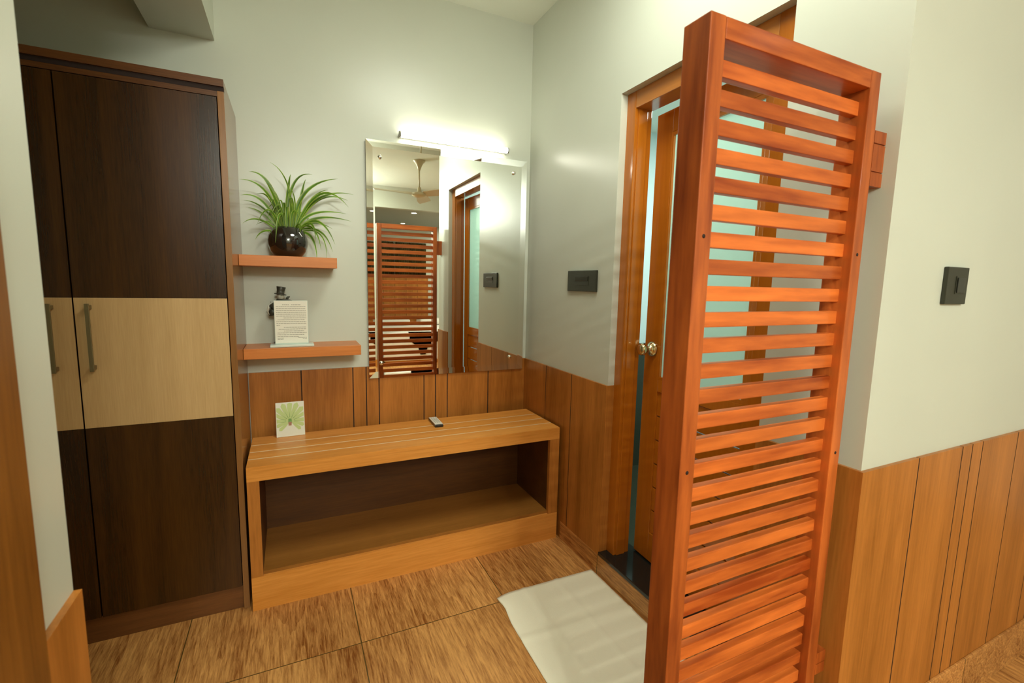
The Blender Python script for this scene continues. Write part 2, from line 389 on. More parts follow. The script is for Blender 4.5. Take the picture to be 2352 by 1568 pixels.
bm = bmesh.new(); lb(bm, .085, LW-.100, .985, 2.045, .012, .020); leafpart('glass_pane', bm, M['frost'])['label'] = 'frosted teal glass pane'
bm = bmesh.new()
zz = .26
while zz < .925:
    z1 = min(zz+.109, .93); lb(bm, .085, LW-.100, zz+.0015, z1-.0015, .006, .030); zz += .112
leafpart('lower_panel', bm, M['door'], .0015)
bm = bmesh.new()
for s0, s1, z0, z1 in ((.085, LW-.100, .985, 1.0), (.085, LW-.100, 2.03, 2.045), (.085, .097, 1.0, 2.03), (LW-.108, LW-.100, 1.0, 2.03)): lb(bm, s0, s1, z0, z1, .001, .012)
leafpart('glazing_bead', bm, M['door'], .001)
bm = bmesh.new(); kc = (0, LW-.052, 1.118)
lathe(bm, [(.0, 0), (.034, -.001), (.034, -.006), (.026, -.012), (.014, -.022), (.012, -.036), (.019, -.041), (.0265, -.050), (.0275, -.060), (.024, -.069), (.015, -.073), (.0, -.073)], kc, 'X', 28, cap=False)
leafpart('door_knob', bm, M['brass'])['label'] = 'round brass door knob'
bm = bmesh.new(); lathe(bm, [(.0, TH), (.034, TH+.001), (.034, TH+.006), (.014, TH+.02), (.012, TH+.035), (.026, TH+.05), (.024, TH+.068), (0, TH+.073)], kc, 'X', 20, cap=False)
leafpart('inner_knob', bm, M['brass'])
bm = bmesh.new(); bx(bm, .004, .030, LW-.001, LW+.0015, 1.08, 1.16); leafpart('latch_plate', bm, M['brass'])

# ------------------------------------------------------------------ slatted screen
sc = thing('slatted_screen', (.997, .724, 0), 'tall orange hardwood screen of horizontal slats standing before the bathroom door', 'room divider screen')
Y0, Y1 = .690, .757
def sbox(name, x0, x1, y0, y1, z0, z1, mat, par=sc, bev=.0022):
    bm = bmesh.new(); bx(bm, x0, x1, y0, y1, z0, z1)
    return obj(name, bm, mat, par, bev, org=((x0+x1)/2, (y0+y1)/2, (z0+z1)/2))
pl = sbox('post', .7205, .7615, Y0, Y1, 0, 1.908, M['red_v']); pr_ = sbox('post', 1.2365, 1.2745, Y0, Y1, 0, 1.908, M['red_v'])
sbox('top_rail', .7617, 1.2363, Y0, Y1, 1.868, 1.9075, M['red']); sbox('bottom_rail', .7617, 1.2363, Y0, Y1, .02, .062, M['red'])
s0 = sbox('slat', .7600, 1.2380, .7115, .7310, 1.844-.032, 1.844, M['red'])
for i in range(1, 32):
    c = s0.copy(); C.objects.link(c); c.parent = sc; c.location = s0.location+Vector((0, R.uniform(-.0004, .0004), -.0551*i))
for px, pz in ((.741, 1.500), (.741, 1.013), (1.256, 1.487), (1.256, .985)):
    bm = bmesh.new(); lathe(bm, [(0, 0), (.0042, 0), (.0042, .003), (0, .003)], (px, Y0-.0006, pz), 'Y', 14, cap=False); obj('screw_plug', bm, M['groove'], sc)
bm = bmesh.new()
for z0, z1 in ((1.652, 1.684), (1.687, 1.749), (1.752, 1.780)): bx(bm, 1.2745, 1.3228, .690, .752, z0, z1)
bx(bm, 1.2745, 1.3228, .693, .749, 1.655, 1.778); obj('wall_bracket', bm, M['red_v'], sc)
bm = bmesh.new(); bx(bm, 1.2745, 1.3128, .690, .752, .345, .375); bx(bm, 1.2745, 1.3128, .690, .752, .378, .41); obj('wall_bracket', bm, M['red_v'], sc)

# ------------------------------------------------------------------ wardrobe
w = thing('wardrobe', (-.74, 2.36, 0), 'tall dark walnut wardrobe with a cream band across its doors', 'wardrobe')
FY = 2.138; WX0 = -1.255; WX1 = -.1975
bm = bmesh.new()
bx(bm, WX0, WX0+.022, FY, YB-.012, 0, 2.086); bx(bm, WX0, WX1-.022, YB-.02, YB-.012, 0, 2.086); bx(bm, WX0, WX1-.022, FY+.02, YB-.02, 2.066, 2.086); bx(bm, WX0+.022, WX1-.022, FY+.03, YB-.02, .10, .12)
obj('carcass', bm, M['walnut'], w)
bm = bmesh.new(); bx(bm, WX1-.022, WX1, FY, FY+.0185, 0, 2.0855); bx(bm, WX1-.022, WX1, FY+.0185, YB-.0005, 0, 2.129); obj('side_panel', bm, M['walnut_side'], w, bev=.001)['label'] = 'glossy lighter brown side panel'
bm = bmesh.new(); bx(bm, WX0, WX1-.0222, FY+.001, FY+.02, 2.066, 2.084); obj('top_rail', bm, M['walnut_x'], w)
bm = bmesh.new(); bx(bm, WX0, WX1-.0223, FY+.006, YB-.001, 2.086, 2.103); bx(bm, WX1-.0223, WX1, FY+.006, FY+.018, 2.086, 2.103); obj('shadow_gap', bm, M['groove'], w)
bm = bmesh.new(); bx(bm, WX0, WX1-.0223, FY-.001, YB-.001, 2.103, 2.129); bx(bm, WX1-.0223, WX1, FY-.001, FY+.018, 2.103, 2.129); obj('cornice', bm, M['walnut_x'], w)
bm = bmesh.new(); bx(bm, WX0+.022, WX1-.0222, FY+.012, FY+.03, 0, .100); obj('plinth', bm, M['walnut_x'], w)
def wdoor(x0, x1, hx, lab):
    bm = bmesh.new(); bx(bm, x0, x1, FY, FY+.018, .104, .8435); bx(bm, x0, x1, FY, FY+.018, 1.3185, 2.063); bx(bm, x0, x1, FY+.004, FY+.018, .8435, 1.3185)
    o = obj('door', bm, M['walnut'], w, org=(x0, FY, .1))
    bm = bmesh.new(); bx(bm, x0, x1, FY-.001, FY+.004, .845, 1.317); obj('cream_panel', bm, M['cream_lam'], o, bev=.0006)['label'] = lab
    bm = bmesh.new(); yh = FY-.0275
    for z in (1.062, 1.277): bx(bm, hx-.007, hx+.007, yh+.004, FY-.0008, z, z+.014)
    bx(bm, hx-.0065, hx+.0065, yh, yh+.006, 1.056, 1.297); obj('handle', bm, M['steel'], o, bev=.0012)['label'] = 'slim steel bar handle'
wdoor(-.6845, -.2225, -.643, 'cream ash panel across the right door'); wdoor(WX0+.024, -.6895, -.746, 'cream ash panel across the left door')

# ------------------------------------------------------------------ bench
b = thing('bench', (.55, 2.31, 0), 'teak laminate bench with an open recess under a grooved top, below the mirror', 'bench')
BX0, BX1, BY0, BY1, BZ = -.185, 1.297, 2.102, 2.505, .632
cuts = [2.198, 2.290, 2.385]
bm = bmesh.new(); cs = [BY0]+cuts+[BY1]
for i, (u, v) in enumerate(zip(cs, cs[1:])): bx(bm, BX0, BX1, u+(.0042 if i else 0), v-(.0042 if i < 3 else 0), BZ-.020, BZ)
bx(bm, BX0, BX1, BY0, BY1, BZ-.062, BZ-.0195)
obj('top', bm, M['lam_x'], b)
bm = bmesh.new()
for c in cuts: bx(bm, BX0+.001, BX1-.001, c+.0002, c+.0042, BZ-.020, BZ-.0006)
obj('inlay_strip', bm, M['inlay'], b)['label'] = 'thin pale metal strips in the grooves'
for x0, x1 in ((BX0, BX0+.045), (BX1-.058, BX1)):
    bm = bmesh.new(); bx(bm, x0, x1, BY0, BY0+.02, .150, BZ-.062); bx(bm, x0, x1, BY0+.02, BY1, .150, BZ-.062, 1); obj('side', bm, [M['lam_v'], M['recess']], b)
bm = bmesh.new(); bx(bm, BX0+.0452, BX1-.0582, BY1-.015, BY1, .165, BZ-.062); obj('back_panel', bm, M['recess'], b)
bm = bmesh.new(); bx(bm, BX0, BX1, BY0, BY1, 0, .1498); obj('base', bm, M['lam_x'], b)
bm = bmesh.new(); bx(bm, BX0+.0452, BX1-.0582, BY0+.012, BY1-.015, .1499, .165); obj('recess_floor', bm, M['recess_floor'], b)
# ------------------------------------------------------------------ shelves
g = 'floating shelves between wardrobe and mirror'
tag(box('wall_shelf', -.1965, .208, YB-.20, YB-.0005, 1.452, 1.500, M['shelf'], bev=.0012, org=(0, 2.48, 1.476)), 'orange teak floating shelf under the potted plant', 'shelf', g)
tag(box('wall_shelf', -.1965, .310, YB-.20, YB-.0005, 1.033, 1.0805, M['shelf'], bev=.0012, org=(.05, 2.48, 1.056)), 'longer teak floating shelf under the paper notice', 'shelf', g)

# ------------------------------------------------------------------ mirror
mi = thing('wall_mirror', (.833, 2.57, 1.49), 'large rectangular wall mirror with slanted glass borders, hung over the wooden bench', 'mirror')
MX0, MX1, MZ0, MZ1 = .373, 1.293, .8745, 2.112; BW = .034; MY = 2.566; DR = .0020
bm = bmesh.new()
o4 = [bm.verts.new(p) for p in ((MX0, MY-DR, MZ0), (MX1, MY-DR, MZ0), (MX1, MY-DR, MZ1), (MX0, MY-DR, MZ1))]
i4 = [bm.verts.new(p) for p in ((MX0+BW, MY, MZ0+BW), (MX1-BW, MY, MZ0+BW), (MX1-BW, MY, MZ1-BW), (MX0+BW, MY, MZ1-BW))]
k4 = [bm.verts.new((v.co.x, MY+.005, v.co.z)) for v in o4]
bm.faces.new(i4)
for i in range(4):
    j = (i+1) % 4; bm.faces.new((o4[i], o4[j], i4[j], i4[i])); bm.faces.new((k4[j], k4[i], o4[i], o4[j])).material_index = 1
bm.faces.new(k4[::-1]).material_index = 1
obj('mirror_glass', bm, [M['mirror'], M['endcap']], mi)
for x, z in ((.443, 2.030), (1.207, 2.037), (.437, .955), (1.204, .953)):
    bm = bmesh.new(); lathe(bm, [(0, MY-.010), (.008, MY-.010), (.0105, MY-.006), (.0105, MY-.0006), (0, MY-.0006)], (x, 0, z), 'Y', 20, cap=False)
    lathe(bm, [(0, MY+.0055), (.008, MY+.0055), (.008, YB-.0105 if z < 1 else YB-.0002), (0, YB-.0105 if z < 1 else YB-.0002)], (x, 0, z), 'Y', 16, cap=False)
    obj('standoff_cap', bm, M['chrome'], mi)
# ------------------------------------------------------------------ tube light
t = thing('tube_light', (.851, 2.56, 2.153), 'lit white LED batten light on the wall above the mirror', 'light')
bm = bmesh.new(); bx(bm, .546, 1.156, 2.556, YB-.0005, 2.143, 2.163); obj('batten_body', bm, M['wall_mount'], t)
bm = bmesh.new(); lathe(bm, [(.0145, .548), (.0145, 1.154)], (0, 2.549, 2.153), 'X', 24); obj('diffuser', bm, M['lamp'], t)
for a, c_ in ((.540, .548), (1.154, 1.162)):
    bm = bmesh.new(); lathe(bm, [(.0155, a), (.0155, c_)], (0, 2.549, 2.153), 'X', 24); obj('end_cap', bm, M['endcap'], t)
bm = bmesh.new(); tube(bm, [(.87, 2.555, 2.140), (.87, 2.570, 2.125), (.868, 2.578, 2.114)], .0012, 8); obj('cord', bm, M['wall_mount'], t)

# ------------------------------------------------------------------ switches
def switch(name, loc, rotz, wd, ht, lab, horiz):
    """plate built facing -Y, then turned"""
    t = thing(name, loc, lab, 'light switch', 'black wall switches'); t.rotation_euler = (0, 0, rotz)
    def mk(n, bm, m, bev=.0012):
        bevel(bm, bev); bmesh.ops.recalc_face_normals(bm, faces=bm.faces)
        me = bpy.data.meshes.new(n); bm.to_mesh(me); bm.free(); me.materials.append(m); o = bpy.data.objects.new(n, me); C.objects.link(o); o.parent = t
    bm = bmesh.new(); bx(bm, -wd/2, wd/2, -.011, -.0004, -ht/2, ht/2); mk('cover_plate', bm, M['black'], .0025)
    bm = bmesh.new()
    if horiz: bx(bm, -wd*.22, wd*.26, -.0125, -.0112, -ht*.20, ht*.24); mk('rocker_frame', bm, M['black'], .0006)
    else: bx(bm, -wd*.10, wd*.34, -.0125, -.0112, -ht*.22, ht*.26); mk('rocker_frame', bm, M['black'], .0006)
    bm = bmesh.new()
    if horiz: bx(bm, -wd*.20, wd*.24, -.0150, -.0126, .0, ht*.21); mk('rocker', bm, M['black2'])
    else: bx(bm, -wd*.06, wd*.30, -.0150, -.0126, -ht*.19, ht*.22); mk('rocker', bm, M['black2'])
switch('wall_switch', (XR, 1.975, 1.4185), -PI/2, .252, .103, 'wide black switch plate between the mirror and the door frame', True)
switch('wall_switch', (1.661, YO, 1.419), 0, .114, .101, 'black switch plate on the wall right of the slatted screen', False)

# ------------------------------------------------------------------ plant
p = thing('potted_plant', (.001, 2.475, 1.5), 'spider plant with arching striped leaves in a round black pot', 'plant')
bm = bmesh.new()
prof = [(0, 1.5002), (.052, 1.5002), (.060, 1.505), (.076, 1.525), (.0865, 1.553), (.088, 1.572), (.084, 1.595), (.072, 1.619), (.058, 1.632), (.054, 1.636), (.050, 1.632), (.050, 1.615), (0, 1.615)]
lathe(bm, prof, (.001, 2.475, 0), 'Z', 48, cap=False); obj('pot', bm, M['ceramic'], p)
bm = bmesh.new(); lathe(bm, [(0, 1.616), (.0495, 1.616), (.0495, 1.624), (.03, 1.628), (0, 1.629)], (.001, 2.475, 0), 'Z', 24, cap=False); obj('soil', bm, M['soil'], p)
LEAVES = [
((-0.0243, 2.475, 1.6503), (-0.0806, 2.4482, 1.7837), (-0.1809, 2.4155, 1.8233), 0.0063),
((-0.0183, 2.475, 1.6508), (-0.0656, 2.4716, 1.8177), (-0.1467, 2.4675, 1.8694), 0.0081),
((-0.0364, 2.475, 1.6495), (-0.0971, 2.4583, 1.7425), (-0.1814, 2.4379, 1.7597), 0.0063),
((-0.0365, 2.475, 1.6462), (-0.0932, 2.4762, 1.7133), (-0.1725, 2.4777, 1.7447), 0.0054),
((-0.0396, 2.475, 1.6427), (-0.0943, 2.4779, 1.6876), (-0.157, 2.4814, 1.7149), 0.0045),
((-0.0456, 2.475, 1.6423), (-0.1137, 2.435, 1.6589), (-0.1745, 2.3861, 1.6336), 0.0045),
((-0.0364, 2.475, 1.6495), (-0.0715, 2.431, 1.7029), (-0.1172, 2.3772, 1.6368), 0.0054),
((-0.0548, 2.475, 1.6367), (-0.0955, 2.4347, 1.6092), (-0.1289, 2.3854, 1.5668), 0.0045),
((0.0245, 2.475, 1.6538), (0.0089, 2.4479, 1.8214), (-0.0603, 2.4148, 1.9092), 0.0036),
((-0.0061, 2.475, 1.6516), (0.008, 2.5062, 1.7985), (0.0235, 2.5443, 1.8928), 0.0072),
((-0.0031, 2.475, 1.6518), (0.0302, 2.466, 1.8268), (0.1146, 2.4549, 1.8844), 0.0063),
((0.0555, 2.475, 1.656), (0.0646, 2.494, 1.7856), (0.0882, 2.5172, 1.8717), 0.0063),
((0.0307, 2.475, 1.6543), (0.0815, 2.4664, 1.7994), (0.2258, 2.456, 1.8773), 0.0090),
((0.0399, 2.475, 1.6549), (0.106, 2.4789, 1.7706), (0.1845, 2.4836, 1.8258), 0.0054),
((0.0399, 2.475, 1.6549), (0.1459, 2.4415, 1.7952), (0.2662, 2.4006, 1.7407), 0.0072),
((0.0461, 2.475, 1.6554), (0.1412, 2.4786, 1.7805), (0.3002, 2.4829, 1.815), 0.0072),
((0.0493, 2.475, 1.6556), (0.1388, 2.4964, 1.7762), (0.277, 2.5226, 1.791), 0.0072),
((0.0491, 2.475, 1.6523), (0.1133, 2.47, 1.7066), (0.2625, 2.4639, 1.7179), 0.0072),
((0.0522, 2.475, 1.6491), (0.1359, 2.4867, 1.6902), (0.2896, 2.501, 1.6878), 0.0072),
((0.0551, 2.475, 1.6427), (0.1125, 2.4814, 1.6642), (0.2, 2.4891, 1.6437), 0.0054),
((0.0553, 2.475, 1.6494), (0.1331, 2.4436, 1.6684), (0.2028, 2.4053, 1.564), 0.0072),
((0.0558, 2.475, 1.6661), (0.1097, 2.4354, 1.6327), (0.139, 2.3871, 1.5346), 0.0054),
((0.0648, 2.475, 1.6567), (0.1415, 2.4456, 1.6223), (0.1911, 2.4096, 1.5299), 0.0054),
((0.0551, 2.475, 1.6427), (0.1026, 2.4429, 1.5928), (0.1213, 2.4038, 1.4846), 0.0063),
((0.0554, 2.475, 1.6527), (0.1013, 2.4429, 1.6561), (0.1174, 2.4036, 1.5709), 0.0063),
((0.0645, 2.475, 1.6467), (0.1406, 2.4371, 1.6081), (0.1631, 2.3908, 1.4892), 0.0036),
((0.0003, 2.475, 1.662), (-0.0284, 2.438, 1.6882), (-0.0498, 2.3928, 1.5576), 0.0063),
((-0.0058, 2.475, 1.6615), (0.0011, 2.4458, 1.7238), (-0.0059, 2.4102, 1.6032), 0.0081),
((0.0369, 2.475, 1.6547), (0.0514, 2.4324, 1.6481), (0.052, 2.3804, 1.6044), 0.0054),
((-0.0091, 2.475, 1.6514), (-0.0439, 2.4466, 1.752), (-0.0805, 2.4119, 1.8245), 0.0081),
((-0.0303, 2.475, 1.6499), (-0.066, 2.5039, 1.7583), (-0.1228, 2.5391, 1.786), 0.0054),
((0.0153, 2.475, 1.6532), (0.0187, 2.4634, 1.7113), (0.0156, 2.4491, 1.7547), 0.0072),
((0.0369, 2.475, 1.6547), (0.0478, 2.4779, 1.7056), (0.0462, 2.4815, 1.749), 0.0045),
((0.0306, 2.475, 1.6509), (0.0365, 2.453, 1.7441), (0.0175, 2.4262, 1.8122), 0.0036),
((-0.0244, 2.475, 1.647), (-0.0522, 2.4688, 1.7029), (-0.0827, 2.4612, 1.6673), 0.0054),
((-0.0184, 2.475, 1.6475), (-0.0446, 2.4595, 1.741), (-0.0621, 2.4406, 1.7304), 0.0054),
((0.0184, 2.475, 1.6534), (0.0275, 2.4568, 1.7471), (0.0098, 2.4347, 1.7617), 0.0045),
((-0.0243, 2.475, 1.6503), (-0.0327, 2.4748, 1.7507), (-0.0603, 2.4745, 1.806), 0.0063),
((-0.0487, 2.475, 1.6388), (-0.0718, 2.4747, 1.6566), (-0.1281, 2.4743, 1.6396), 0.0036),
]
bm = bmesh.new(); uvl = bm.loops.layers.uv.new('UVMap')
def leaf_blade(a, m_, c_, wd):
    a, m_, c_ = Vector(a), Vector(m_), Vector(c_)
    a = a+Vector((0, 0, -.028)); a.x = .001+(a.x-.001)*.8
    k = m_*2-(a+c_)*.5; n = 14; rows = []
    for i in range(n+1):
        t_ = i/n; q = a*(1-t_)**2+k*2*t_*(1-t_)+c_*t_*t_; d_ = ((k-a)*(1-t_)+(c_-k)*t_).normalized()
        s = d_.cross(Vector((0, -1, .35))).normalized(); up = s.cross(d_).normalized()
        ww = wd*(.62+.38*math.sin(min(1, t_*2.2)*PI/2))*(1-max(0, (t_-.35)/.65)**1.6)+.0003
        rows.append(([bm.verts.new(q-s*ww+up*ww*.35), bm.verts.new(q), bm.verts.new(q+s*ww+up*ww*.35)], t_))
    for (r0, t0), (r1, t1) in zip(rows, rows[1:]):
        for j in (0, 1):
            f = bm.faces.new((r0[j], r0[j+1], r1[j+1], r1[j])); f.smooth = True
            for lp, (u_, v_) in zip(f.loops, ((j*.5, t0), (j*.5+.5, t0), (j*.5+.5, t1), (j*.5, t1))): lp[uvl].uv = (u_, v_)
for a, m_, c_, wd in LEAVES: leaf_blade(a, m_, c_, wd)
for i in range(16):
    an = R.uniform(0, 2*PI); r1 = R.uniform(.05, .10); base = (.001+math.cos(an)*.02, 2.475+math.sin(an)*.02, 1.65)
    hh = R.uniform(.03, .10)
    tip = (.001+math.cos(an)*r1*1.3, min(2.578, 2.475+math.sin(an)*r1), 1.64+hh*.6)
    mid = (.001+math.cos(an)*r1*.6, 2.475+math.sin(an)*r1*.5, 1.65+hh)
    leaf_blade(base, mid, tip, R.uniform(.003, .006))
me_o = obj('foliage', bm, M['leaf'], p)

# ------------------------------------------------------------------ notice in its stand
n = thing('sign_holder', (.003, 2.44, 1.0808), 'clear acrylic stand with a printed white notice on the lower shelf', 'notice')
bm = bmesh.new(); bx(bm, -.090, .098, 2.405, 2.485, 1.0808, 1.0915); obj('base', bm, M['acrylic'], n, bev=.003)
bm = bmesh.new(); bx(bm, -.069, .0755, 2.444, 2.4485, 1.0915, 1.297); obj('panel', bm, M['acrylic'], n, bev=.0008)
bm = bmesh.new(); bx(bm, -.067, .0735, 2.4425, 2.4439, 1.096, 1.2945); obj('paper', bm, M['paper'], n)
bm = bmesh.new()
rr = random.Random(4)
def line(z, x0, x1, h, fill=.85):
    x = x0
    while x < x1-.002:
        wl = rr.uniform(.004, .013); x2 = min(x+wl, x1)
        bx(bm, x, x2, 2.4419, 2.4424, z-h/2, z+h/2); x = x2+.0016
line(1.277, -.034, -.002, .0026); line(1.277, .004, .045, .0026)
z = 1.268
for i, (x0, x1) in enumerate([(-.061, .067), (-.061, .067), (-.061, .067), (-.061, .067), (-.061, .067), (-.061, .067), (-.030, .067), (-.055, .060), (-.061, .067), (-.061, .067), (-.061, -.046), (-.030, .067), (-.052, .067), (-.030, .056), (-.058, .067), (-.058, .060), (-.058, .036)]):
    line(z, x0, x1, .0021); z -= .0088
line(1.120, -.058, -.030, .0016); line(1.114, -.058, -.033, .0016); line(1.121, .030, .068, .0016); line(1.116, .050, .068, .0016)
obj('printed_text', bm, M['ink'], n)

# ------------------------------------------------------------------ figurine
f = thing('figurine', (-.045, 2.515, 1.0808), 'small dark figurine with a tall hat peeking out behind the printed notice', 'figurine')
bm = bmesh.new()
lathe(bm, [(0, 1.0808), (.030, 1.0808), (.032, 1.086), (.026, 1.10), (.020, 1.14), (.023, 1.19), (.028, 1.235), (.027, 1.268), (.018, 1.293), (.010, 1.303), (0, 1.305)], (-.045, 2.515, 0), 'Z', 24, cap=False)
obj('body', bm, M['fig'], f)
bm = bmesh.new(); lathe(bm, [(0, 1.296), (.009, 1.299), (.0145, 1.309), (.015, 1.318), (.012, 1.327), (0, 1.331)], (-.040, 2.510, 0), 'Z', 20, cap=False)
tube(bm, [(-.038, 2.497, 1.316), (-.036, 2.489, 1.312)], [.003, .0015], 8); obj('head', bm, M['fig2'], f)
bm = bmesh.new(); 
lathe(bm, [(0, 0), (.026, 0), (.0275, .002), (.026, .004), (.0165, .005), (.0172, .020), (.0205, .036), (.019, .038), (0, .038)], (0, 0, 0), 'Z', 28, cap=False)
bmesh.ops.rotate(bm, verts=bm.verts, matrix=Matrix.Rotation(math.radians(8), 3, 'Y'), cent=(0, 0, 0)); bmesh.ops.translate(bm, verts=bm.verts, vec=(-.041, 2.511, 1.322))
obj('hat', bm, M['fig'], f)
bm = bmesh.new(); tube(bm, [(-.022, 2.502, 1.290), (-.008, 2.498, 1.310), (.000, 2.497, 1.314)], [.004, .006, .002], 10); tube(bm, [(-.055, 2.502, 1.296), (-.030, 2.494, 1.298), (-.005, 2.498, 1.296), (.012, 2.500, 1.293)], [.004, .0045, .004, .002], 10); obj('scarf', bm, M['fig'], f)
bm = bmesh.new(); tube(bm, [(-.060, 2.510, 1.284), (-.078, 2.508, 1.262), (-.084, 2.507, 1.240), (-.080, 2.505, 1.222)], [.008, .017, .019, .010], 14); obj('arm', bm, M['fig'], f)
bm = bmesh.new(); tube(bm, [(-.082, 2.490, 1.290), (-.094, 2.486, 1.265), (-.096, 2.486, 1.240), (-.090, 2.488, 1.228)], [.0015, .003, .0035, .0015], 10); obj('tassel', bm, M['fig2'], f)['label'] = 'pale hanging strand at the left side'

# ------------------------------------------------------------------ leaf card
k = thing('picture_card', (-.017, 2.465, BZ), 'small glossy card printed with a green monstera leaf, leaning on the wall behind the bench', 'card')
k.rotation_euler = (math.radians(-9), 0, math.radians(2))
def kp(name, bm, mat):
    bmesh.ops.recalc_face_normals(bm, faces=bm.faces)
    me = bpy.data.meshes.new(name); bm.to_mesh(me); bm.free(); me.materials.append(mat); o = bpy.data.objects.new(name, me); C.objects.link(o); o.parent = k; return o
W2, HH = .0635, .168
bm = bmesh.new(); bx(bm, -W2, W2, 0, .004, .0008, HH); bevel(bm, .0008); kp('card', bm, M['cardwhite'])
bm = bmesh.new(); cxk, czk = -.002, .075
def fan(pts, y): 
    vs = [bm.verts.new((x, y, z)) for x, z in pts]; bm.faces.new(vs)
NL = 13
for i in range(NL):
    a0 = math.radians(-52+284*i/NL); a1 = math.radians(-52+284*(i+.93)/NL); am = (a0+a1)/2
    def lim(a, r):
        x = cxk+math.cos(a)*r; z_ = czk+math.sin(a)*r*1.05
        return (max(-W2+.003, min(W2-.003, x)), max(.02, min(HH-.004, z_)))
    rr_ = .070+.016*math.sin(am)
    fan([(cxk, czk), lim(a0, rr_*.45), lim(a0+.03, rr_*.95), lim(am, rr_*1.08), lim(a1-.03, rr_*.95), lim(a1+.06, rr_*.45)], -.0004)
kp('leaf_print', bm, M['leafcard'])
bm = bmesh.new()
for i in range(9):
    a = math.radians(-5+190*i/8); l0, l1 = .018, .050+.008*(i % 2)
    dx, dz = math.cos(a), math.sin(a); nx, nz = -dz*.0011, dx*.0011
    fan([(cxk+dx*l0-nx, czk+dz*l0-nz), (cxk+dx*l1, czk+dz*l1), (cxk+dx*l0+nx, czk+dz*l0+nz)], -.0008)
fan([(cxk-.008, czk-.004), (cxk+.008, czk-.004), (cxk+.007, czk+.012), (cxk-.007, czk+.012)], -.0009)
kp('leaf_veins', bm, M['leafcard2'])
bm = bmesh.new(); fan([(cxk-.007, czk-.022), (cxk+.006, czk-.022), (cxk+.008, czk-.005), (cxk-.008, czk-.005)], -.0010); kp('centre_print', bm, M['terracotta'])

# ------------------------------------------------------------------ remote
r = thing('remote_control', (.697, 2.412, BZ), 'slim light grey remote control lying on the bench top', 'remote control')
r.rotation_euler = (0, 0, math.radians(-1))
def rp(name, bm, mat, bev=0):
    if bev: bevel(bm, bev)
    bmesh.ops.recalc_face_normals(bm, faces=bm.faces)
    me = bpy.data.meshes.new(name); bm.to_mesh(me); bm.free(); me.materials.append(mat); o = bpy.data.objects.new(name, me); C.objects.link(o); o.parent = r; return o
bm = bmesh.new(); bx(bm, -.0225, .0225, -.072, .072, .0004, .012); rp('body', bm, M['black2'], .002)
bm = bmesh.new(); bx(bm, -.0215, .0215, -.060, .071, .0122, .017); rp('face', bm, M['remote_grey'], .002)
for iy in range(7):
    for ix in (-1, 0, 1):
        bm = bmesh.new(); lathe(bm, [(0, .0170), (.0035, .0170), (.0035, .0180), (0, .0182)], (ix*.011, -.035+iy*.014, 0), 'Z', 10, cap=False); rp('button', bm, M['button'])

# ------------------------------------------------------------------ bath mat / towel on floor
bm = bmesh.new()
def cr2(t_): return t_
NX, NY = 44, 60
edgeL = [(.789, 1.757), (.797, 1.690), (.784, 1.600), (.780, 1.489), (.775, 1.286), (.780, .95)]
def interp(tab, y):
    for (x0, y0), (x1, y1) in zip(tab, tab[1:]):
        if y1 <= y <= y0: t_ = (y-y0)/(y1-y0); return x0+(x1-x0)*t_
    return tab[-1][0] if y < tab[-1][1] else tab[0][0]
grid = []
for j in range(NY+1):
    row = []; v = j/NY
    for i in range(NX+1):
        u = i/NX; ytop = 1.757+.022*math.sin(min(1, u*6)*PI/2)-.008*u
        y = ytop+(.90-ytop)*v; x0 = interp(edgeL, min(y, 1.757)); x1 = 1.303-.002*v
        x = x0+(x1-x0)*u
        z = .0050+.0012*math.sin(x*9)*math.sin(y*7)
        for fy in (1.50, 1.21): z += .0045*math.exp(-((y-fy+.03*u)/.012)**2)
        for fx in (.93, 1.10): z += .0035*math.exp(-((x-fx)/.012)**2)
        z += .007*math.exp(-((x-.80)/.05)**2-((y-1.72)/.05)**2)
        row.append(bm.verts.new((x, y, z)))
    grid.append(row)
for j in range(NY):
    for i in range(NX): bm.faces.new((grid[j][i], grid[j+1][i], grid[j+1][i+1], grid[j][i+1])).smooth = True
ret = bmesh.ops.extrude_face_region(bm, geom=list(bm.faces))
low = [e_ for e_ in ret['geom'] if isinstance(e_, bmesh.types.BMVert)]
for v_ in low: v_.co.z = .0006
tag(obj('bath_mat', bm, M['cloth']), 'off-white folded cotton bath mat on the floor before the bathroom step', 'bath mat')

# ------------------------------------------------------------------ bedroom things seen in the mirror
fa = thing('ceiling_fan', (1.50, -.80, ZC), 'cream three-blade ceiling fan seen in the mirror', 'ceiling fan')
bm = bmesh.new(); lathe(bm, [(0, ZC-.0005), (.075, ZC-.0005), (.072, ZC-.012), (.045, ZC-.04), (.022, ZC-.09), (.012, ZC-.12), (0, ZC-.12)], (1.50, -.80, 0), 'Z', 28, cap=False); obj('canopy', bm, M['fan'], fa)
bm = bmesh.new(); lathe(bm, [(.010, ZC-.11), (.010, 2.53)], (1.50, -.80, 0), 'Z', 14); obj('rod', bm, M['fan'], fa)
bm = bmesh.new(); lathe(bm, [(0, 2.56), (.018, 2.555), (.03, 2.50), (.085, 2.485), (.095, 2.47), (.088, 2.455), (.05, 2.435), (0, 2.43)], (1.50, -.80, 0), 'Z', 32, cap=False); obj('motor', bm, M['fan'], fa)
